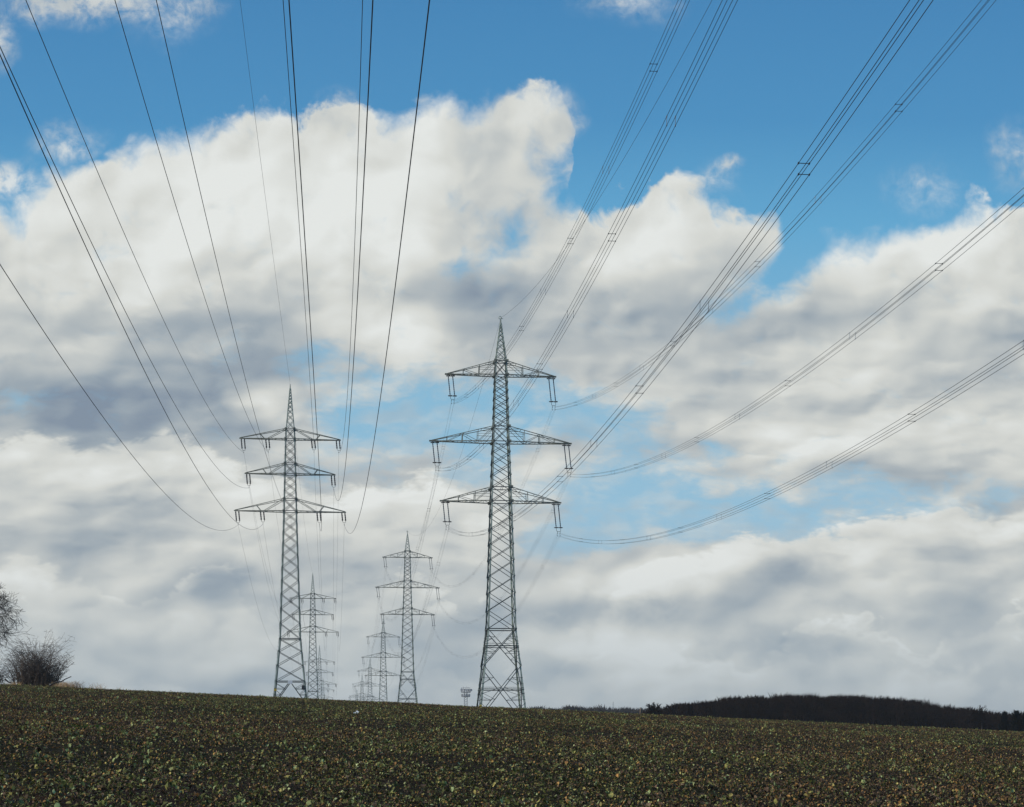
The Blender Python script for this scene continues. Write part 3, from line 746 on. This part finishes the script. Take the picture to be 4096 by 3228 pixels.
pts, _ = conductor_path(mB, (0, 0, HB+.4), .198, .000597, SB, 0, .00048)
mb = MB(); mb.tube(pts, .016, 5); o = mb.build('earth_wire', M_wire, None, True)
tag(o, 'single thin wire rising from the ringed peak of the right-hand pylons', 'earth wire')

# ------------------------------------------------------------------ distant masts
def at(u, v, Y): return Vector(((u-CX)/FPX*Y, Y, (VH-v)/FPX*Y+EYE))
def telecom():
    Y = 860; top = at(1863, 2757, Y); zb = float(gz(top.x, Y)); root = empty('telecom_mast', (top.x, Y, zb)); Ht = top.z-zb
    tag(root, 'small lattice telecom mast with two crowded rings of white antennas on the horizon', 'telecom mast')
    w = .85; mb = MB()
    for sx, sy in ((-1, -1), (1, -1), (1, 1), (-1, 1)): mb.bar((sx*w, sy*w, -1), (sx*w*.9, sy*w*.9, Ht-.3), .16)
    mb.build('mast_leg_frame', M_tele, root)
    mb = MB(); z = 0; i = 0
    while z < Ht-1:
        for (ax, ay), (bx, by) in (((-1, -1), (1, -1)), ((1, -1), (1, 1)), ((1, 1), (-1, 1)), ((-1, 1), (-1, -1))):
            mb.bar((ax*w, ay*w, z), (bx*w, by*w, z+1.2), .08); mb.bar((bx*w, by*w, z), (ax*w, ay*w, z+1.2), .08)
        z += 1.2
    mb.build('mast_bracing', M_tele, root)
    for zz, r in ((Ht-.15, 2.4), (Ht-1.8, 2.5), (Ht-4.0, 2.2)):
        mb = MB(); mb.torus((0, 0, zz), r, .1, 'z', 16, 4); mb.torus((0, 0, zz+.9), r, .05, 'z', 16, 4)
        for k in range(8): t = k*math.pi/4; mb.bar((0, 0, zz), (r*math.cos(t), r*math.sin(t), zz), .1)
        for k in range(12): t = k*math.pi/6; mb.bar((r*math.cos(t), r*math.sin(t), zz), (r*math.cos(t), r*math.sin(t), zz+.9), .05)
        mb.build('platform', M_tele, root)
    rnd = random.Random(3)
    for z0, n, r in ((Ht-1.5, 11, 2.5), (Ht-3.9, 8, 2.25)):
        for k in range(n):
            t = 2*math.pi*k/n+.2; h = rnd.uniform(1.0, 1.7); mb = MB()
            c = Vector((r*math.cos(t), r*math.sin(t), z0+.7)); mb.bar(c-Vector((0, 0, h/2)), c+Vector((0, 0, h/2)), .38, .22, (math.cos(t), math.sin(t), 0)); mb.build('panel_antenna', M_panel, root)
    for (x, y, z, r) in ((-2.1, -1.6, Ht-.4, .7), (2.9, -.8, Ht-.5, .65), (.4, -2.5, Ht-.6, .5), (-.6, -2.3, Ht-3.3, .45)):
        mb = MB(); mb.tube([(x, y, z), (x, y-.15, z), (x, y-.45, z)], [r*.3, r, r], 14); mb.build('dish_antenna', M_panel, root)
    mb = MB()
    for x, h in ((-1.2, 1.6), (-.4, 1.0), (.5, 1.9), (1.4, 1.2)): mb.tube([(x, 0, Ht), (x, 0, Ht+h)], .04, 4)
    mb.build('whip_antenna', M_tele, root)
telecom()
def far_pylon(u, v, Y, w, label):
    top = at(u, v, Y); root = empty('lattice_pylon', (top.x, Y, top.z-34)); tag(root, label, 'pylon'); H = 34
    mb = MB()
    for sx, sy in ((-1, -1), (1, -1), (1, 1), (-1, 1)): mb.bar((sx*2.6, sy*2.6, 0), (sx*.9, sy*.9, H-9), .3); mb.bar((sx*.9, sy*.9, H-9), (0, 0, H), .22)
    z = 0
    while z < H-8:
        w0 = 2.6-1.7*z/(H-9); z1 = min(z+w0*1.7, H-8); w1 = 2.6-1.7*z1/(H-9)
        for sy in (-1, 1): mb.bar((-w0, sy*w0, z), (w1, sy*w1, z1), .15); mb.bar((w0, sy*w0, z), (-w1, sy*w1, z1), .15)
        z = z1
    mb.build('tower_body', M_brace, root)
    mb = MB()
    for s in (-1, 1): mb.bar((0, 0, H-12), (s*w, 0, H-12), .28); mb.bar((0, 0, H-9.6), (s*w, 0, H-11.9), .22); mb.bar((s*w*.5, 0, H-12), (s*w*.5, 0, H-10.7), .15)
    mb.build('crossarm', M_brace, root)
    mb = MB()
    for x in (-w, -w*.5, w*.5, w): mb.bar((x, 0, H-12), (x, 0, H-14.2), .14)
    mb.build('insulators', M_black, root)
far_pylon(2453, 2806, 2300, 6.3, 'tiny single-arm pylon far off above the low trees right of centre')

# ------------------------------------------------------------------ plants and trees
def grow(mb, rnd, p, d, L_, r, depth, spread, droop, n=4, thin=.011):
    """one branch and its side branches"""
    steps = 4; pts = [p.copy()]; rad = [r]; q = p.copy(); dd = d.copy()
    for i in range(steps):
        dd = (dd+Vector((rnd.gauss(0, .16), rnd.gauss(0, .16), rnd.gauss(0, .12)+droop))).normalized()
        q = q+dd*L_/steps; pts.append(q.copy()); rad.append(max(thin, r*(1-.17*(i+1))))
    mb.tube(pts, rad, n if depth > 1 else 3, False)
    if depth <= 0: return
    k = rnd.randint(3, 5) if depth > 1 else rnd.randint(3, 6)
    for i in range(k):
        f = rnd.uniform(.3, 1.0) if i else 1.0
        j = min(steps-1, int(f*steps)); s = pts[j].lerp(pts[j+1], f*steps-j if j < steps else 0)
        ax = dd.orthogonal(); ax.rotate(Matrix.Rotation(rnd.uniform(0, 6.28), 3, dd))
        nd = (dd*math.cos(spread)+ax*math.sin(rnd.uniform(.6, 1.15)*spread)).normalized()
        grow(mb, rnd, s, nd, L_*rnd.uniform(.55, .8), max(thin, rad[j]*.62), depth-1, spread, droop, n, thin)
def bare_tree():
    rnd = random.Random(8); Y = 132; x = (-190-CX)/FPX*Y; z = float(gz(x, Y)); root = empty('bare_tree', (x, Y, z-.2))
    tag(root, 'leafless tree with fine twigs reaching in at the left edge', 'tree')
    mb = MB(); mb.tube([(0, 0, -.3), (.1, 0, 1.2), (.2, .1, 2.6), (.35, .1, 5.0)], [.34, .27, .23, .18], 8); mb.build('trunk', M_bark, root)
    mb = MB()
    for k in range(7):
        t = k*2.4; up = rnd.uniform(.35, 1.1); s = Vector((.2+.02*k, .1, 4.3+.06*k))
        grow(mb, rnd, s, Vector((math.cos(t), math.sin(t), up)).normalized(), rnd.uniform(1.9, 2.5), .1, 4, .72, .0)
    for up in (.1, .35, .6, .9, 1.4): grow(mb, rnd, Vector((.3, .1, 4.5)), Vector((1, rnd.uniform(-.5, .5), up)).normalized(), 2.5, .1, 4, .72, -.02)
    mb.build('crown', M_bark, root)
bare_tree()
def bush(u, vtop, Y, w, n, seed, label, name='bare_bush', hmul=1):
    rnd = random.Random(seed); x = (u-CX)/FPX*Y; z = float(gz(x, Y)); H = ((VH-vtop)/FPX*Y+EYE-z)*hmul
    root = empty(name, (x, Y, z-.1)); tag(root, label, 'bush')
    mb = MB(); tw = MB()
    for k in range(n):
        t = rnd.uniform(0, 6.28); rr = w*.42*rnd.random()**.7; b = Vector((math.cos(t)*rr*1.05, math.sin(t)*rr*.8, 0))
        lean = rnd.gauss(0, .13)+math.cos(t)*.3*(rr/w*2); h = H*rnd.uniform(.5, 1.02)*(1-.42*(rr/(w*.5))**2)
        if rnd.random() < .05: h = H*rnd.uniform(1.0, 1.18)
        d = Vector((lean, rnd.gauss(0, .3), 1)).normalized(); pts = [b]; q = b.copy(); m = 8
        bend = rnd.uniform(.02, .2)*(1 if lean > 0 else -1)
        for i in range(m):
            d = (d+Vector((bend*.9*(i/m)+rnd.gauss(0, .05), rnd.gauss(0, .05), -.28*(i/m)**2*rnd.uniform(.2, 1.6)))).normalized(); q = q+d*h/m*1.12; pts.append(q.copy())
        mb.tube(pts, [max(.008, .024*(1-i/m)) for i in range(m+1)], 3, False)
        for i in range(2, m+1):
            for _ in range(rnd.randint(0, 3)):
                a = Vector((rnd.gauss(0, .7), rnd.gauss(0, .7), rnd.uniform(-.1, .9))).normalized(); L_ = rnd.uniform(.2, .6); e = pts[i]+a*L_*.5
                tw.tube([pts[i], e, e+(a+Vector((rnd.gauss(0, .4), 0, -.35))).normalized()*L_*.5], [.009, .008, .006], 3, False)
    mb.build('stems', M_twig, root); tw.build('twigs', M_twig, root)
    return root
bush(142, 2556, 128, 3.9, 430, 4, 'round leafless bush with arching stems on the left skyline', hmul=.95)
bush(-50, 2660, 129, 2.6, 150, 6, 'low bare bush cut off by the left edge beneath the tree', hmul=1.0)
# fallen branches by the bush
for i, (pts, lb) in enumerate((([(196, 2744), (222, 2730), (246, 2726), (262, 2716), (285, 2706)], 'dark fallen branch rising to the right of the round bush'),
                  ([(20, 2716), (32, 2727), (46, 2732)], 'short dark stub of branch at the left foot of the round bush'))):
    Y = 124; P_ = [at(u, v, Y) for u, v in pts]; mb = MB(); c = P_[0]; mb.tube([p-c for p in P_], [.07-.01*k for k in range(len(P_))], 6); o = mb.build('fallen_branch', M_bark); o.location = c; tag(o, lb, 'branch')
def tuft(u, Y, n, h, w, label, mat_=None, seed=1, group=None):
    rnd = random.Random(seed); x = (u-CX)/FPX*Y; z = float(gz(x, Y)); mb = MB()
    for _ in range(n):
        bx, by = rnd.gauss(0, w/2.5), rnd.gauss(0, w/3); L_ = h*rnd.uniform(.4, 1.1); t = rnd.gauss(0, .35)
        mb.tube([(bx, by, 0), (bx+t*L_*.4, by, L_*.6), (bx+t*L_*1.2, by, L_*rnd.uniform(.8, 1))], [.008, .006, .004], 3, False)
    o = mb.build('grass_tuft', mat_ or M_straw); o.location = (x, Y, z-.03); tag(o, label, 'grass', group); return o
tuft(262, 126, 420, .62, 1.3, 'orange dry grass tuft beside the right foot of the round bush', seed=2)
tuft(55, 126, 160, .4, .8, 'small pale dry grass tuft left of the round bush stems', seed=3)
tuft(312, 125, 60, .7, 1.0, 'sparse dark weed stalks a little right of the orange grass', M_twig, 4)
tuft(382, 125, 55, .6, .9, 'thin pale grass tuft standing alone on the skyline right of the weeds', seed=5)
tuft(480, 124, 14, .35, .6, 'tiny wisp of grass on the left part of the skyline', seed=6)
# wooden stake
Y = 150; p = at(2561, 2830, Y); zb = float(gz(p.x, Y)); mb = MB(); mb.tube([(0, 0, -.2), (.03, 0, .5*(p.z-zb)), (.07, 0, p.z-zb)], [.09, .09, .07], 8); o = mb.build('wooden_stake', M_post); o.location = (p.x, Y, zb); tag(o, 'short leaning wooden stake on the skyline before the low trees', 'stake')
# scrap of white plastic lying on the field
def scrap():
    import itertools
    rnd = random.Random(2); Y = 86.0
    X = (1424-CX)/FPX*Y
    # find the depth whose ground point shows at the measured height
    ys = np.linspace(20, 118, 2000); xs = (1424-CX)/FPX*ys; v = VH-(gz(xs, ys)-EYE)/ys*FPX
    Y = float(ys[np.argmin(np.abs(v-2859))]); X = (1424-CX)/FPX*Y
    bm = bmesh.new(); bmesh.ops.create_icosphere(bm, subdivisions=3, radius=1)
    for vtx in bm.verts:
        c = vtx.co; k = 1+.5*math.sin(c.x*4+1)*math.cos(c.y*5)+.2*math.sin(c.z*9+c.x*7)
        vtx.co = Vector((c.x*k*.10+.03*c.z, c.y*k*.07, max(-.02, c.z*.045*k*(1.2+c.x))))
    me = bpy.data.meshes.new('plastic_scrap'); bm.to_mesh(me); bm.free(); me.materials.append(M_white)
    o = bpy.data.objects.new('plastic_scrap', me); C.objects.link(o); o.location = (X, Y, float(gz(X, Y))+.06)
    tag(o, 'crumpled scrap of white plastic lying on the field below the far pylons', 'litter')
scrap()
# ------------------------------------------------------------------ woods
def twig_forest(name, tops, Y0, Y1, step, label, mat_, hmin, seed, dens=1.0, twist=1.0, cat='wood', kind='stuff'):
    """bare trees whose crowns end along the skyline profile: list of (u, v) in photo px at distance Y0"""
    rng = np.random.RandomState(seed); us = np.array([t[0] for t in tops]); vs = np.array([t[1] for t in tops])
    A, Bq, wid = [], [], []
    rows = np.linspace(Y0, Y1, max(2, int((Y1-Y0)/9)+1))
    for ri, Y in enumerate(rows):
        du = step/Y*FPX; u = np.arange(us[0], us[-1], du); u = u+rng.normal(0, du*.25, len(u))
        for uu in u:
            vtop = np.interp(uu, us, vs)+rng.normal(1.0, 4.0)+ri*1.0+5*math.sin(uu/23.)*math.sin(uu/61.+1)
            x = (uu-CX)/FPX*Y; yy = Y+rng.normal(0, 2.5); zt = (VH-vtop)/FPX*Y+EYE; zb = float(ground(x, yy))-.3
            H = zt-zb
            if H < hmin: continue
            A.append((x, yy, zb)); Bq.append((x+rng.normal(0, .2), yy, zb+H*.8)); wid.append(.16)
            n = int(150*dens); cr = min(H*.42, 3.4)
            t = rng.rand(n)**.75; ph = rng.rand(n)*6.28; hgt = zb+H*(.12+.78*t); rad = cr*(1-t*.5)*np.sqrt(rng.rand(n))
            sx = x+rad*np.cos(ph); sy = yy+rad*np.sin(ph)
            L_ = H*(.06+.12*rng.rand(n)); dx = np.cos(ph)*.45+rng.normal(0, .2, n); dy = np.sin(ph)*.45; dz = 1+0*ph
            nn = np.sqrt(dx*dx+dy*dy+1)
            A += list(zip(sx, sy, hgt)); Bq += list(zip(sx+dx/nn*L_, sy+dy/nn*L_, np.minimum(hgt+dz/nn*L_, zt+rng.rand(n)*.3))); wid += list(.035+.03*rng.rand(n))
    A = np.array(A); Bq = np.array(Bq); wid = np.array(wid)*twist; n = len(A)
    ph = rng.rand(n)*np.pi; o = np.stack([np.cos(ph), np.sin(ph)*.5, np.zeros(n)], 1)*wid[:, None]
    o2 = np.stack([-np.sin(ph)*.5, np.cos(ph), np.zeros(n)], 1)*wid[:, None]
    V = np.stack([A-o, A+o, A+o2, Bq+o*.15], 1).reshape(-1, 3)
    tri = np.array([(0, 1, 3), (1, 2, 3), (2, 0, 3)]); F = (tri[None]+4*np.arange(n)[:, None, None]).reshape(-1, 3)
    ob = np_mesh(name, V, F, mat_); tag(ob, label, cat, kind=kind); print(name, n)
    return ob
prof = [(2600, 2836), (2663, 2826), (2700, 2820), (2746, 2811), (2800, 2802), (2857, 2795), (2967, 2783), (3100, 2778), (3257, 2777), (3419, 2779), (3539, 2784), (3604, 2792), (3673, 2800),
        (3765, 2818), (3880, 2836), (3973, 2846), (4056, 2850), (4150, 2858), (4300, 2870)]
twig_forest('bare_woodland', prof, 330, 400, 1.7, 'long dark mass of leafless woodland on the right skyline', M_wood, 1.5, 21, 1.5, 2.3)
prof2 = [(2090, 2833), (2140, 2822), (2190, 2832), (2240, 2830), (2270, 2824), (2310, 2819), (2350, 2821), (2385, 2828), (2440, 2829), (2500, 2832), (2540, 2826), (2600, 2829), (2650, 2826), (2720, 2824)]
twig_forest('low_tree_line', prof2, 520, 560, 1.8, 'low dark line of far bare trees right of the tallest pylon', M_hedge, .5, 22, 1.2, 3.0)
def small_tree(u, vtop, Y, w, seed, label, name='bare_tree', mat_=None):
    rnd = random.Random(seed); x = (u-CX)/FPX*Y; zt = (VH-vtop)/FPX*Y+EYE; z = float(ground(x, Y)); H = zt-z
    root = empty(name, (x, Y, z-.2)); tag(root, label, 'tree')
    mb = MB(); mb.tube([(0, 0, 0), (.1, 0, H*.4), (.05, 0, H*.6)], [.22, .16, .1], 6); mb.build('trunk', M_bark, root)
    mb = MB()
    for k in range(12):
        t = rnd.uniform(0, 6.28); s = Vector((.05, 0, H*rnd.uniform(.2, .6)))
        e = Vector((math.cos(t)*rnd.uniform(.3, 1)*w/H, math.sin(t)*.5*w/H, 1)).normalized()
        grow(mb, rnd, s, e, H*.24, .08, 3, .6, .02, 4, .028)
    mb.build('crown', mat_ or M_wood, root)
small_tree(2618, 2810, 300, 3.0, 5, 'single bare tree standing proud where the low trees meet the dark woodland')
small_tree(3925, 2832, 318, 4, 9, 'feathery bare tree above the falling right end of the woodland')
def conifer(u, vtop, Y, w, seed, label):
    rng = np.random.RandomState(seed); x = (u-CX)/FPX*Y; zt = (VH-vtop)/FPX*Y+EYE; z = float(ground(x, Y)); H = zt-z
    root = empty('ragged_evergreen', (x, Y, z-.2)); tag(root, label, 'tree')
    mb = MB(); mb.tube([(0, 0, 0), (0, 0, H*.95)], [.25, .05], 6); mb.build('trunk', M_bark, root)
    n = 1500; t = rng.rand(n)**1.2; ph = rng.rand(n)*6.28; rad = w/2*(1-t*.93)*rng.rand(n)**.5*(.75+.35*np.sin(ph*3+t*14))
    c = np.stack([rad*np.cos(ph), rad*np.sin(ph), H*(.1+.88*t)], 1); L_ = .35+.45*rng.rand(n)
    dr = np.stack([np.cos(ph)*.7+rng.normal(0, .3, n), np.sin(ph)*.7, .45+.5*rng.rand(n)], 1)*L_[:, None]
    sd_ = np.stack([-np.sin(ph), np.cos(ph), rng.normal(0, .5, n)], 1)*.11
    V = np.stack([c-sd_, c+sd_, c+dr], 1).reshape(-1, 3); F = np.arange(3*n).reshape(n, 3)
    np_mesh('crown', V, F, M_conif, parent=root)
conifer(4018, 2846, 300, 3.4, 1, 'small ragged evergreen at the right end of the woodland, left of the larger one')
conifer(4066, 2842, 296, 4.6, 2, 'larger ragged evergreen close to the right edge of the woodland')
conifer(4104, 2852, 300, 3.6, 3, 'low evergreen cut by the right picture edge')

# ------------------------------------------------------------------ haze
def haze(dens):
    mb = MB(); mb.box8([(x, y, z) for z in (-75, 96) for x, y in ((-4300, -4300), (4300, -4300), (4300, 4300), (-4300, 4300))])
    m = bpy.data.materials.new('thin_air'); m.use_nodes = True; nt = m.node_tree; nt.nodes.remove(nt.nodes['Principled BSDF'])
    v = nt.nodes.new('ShaderNodeVolumePrincipled'); v.inputs['Density'].default_value = dens; v.inputs['Color'].default_value = (.78, .81, .84, 1); v.inputs['Anisotropy'].default_value = .2
    nt.links.new(v.outputs[0], nt.nodes['Material Output'].inputs['Volume'])
    o = mb.build('haze', m); tag(o, kind='stuff')
HAZE = 0.00013
if HAZE: haze(HAZE)
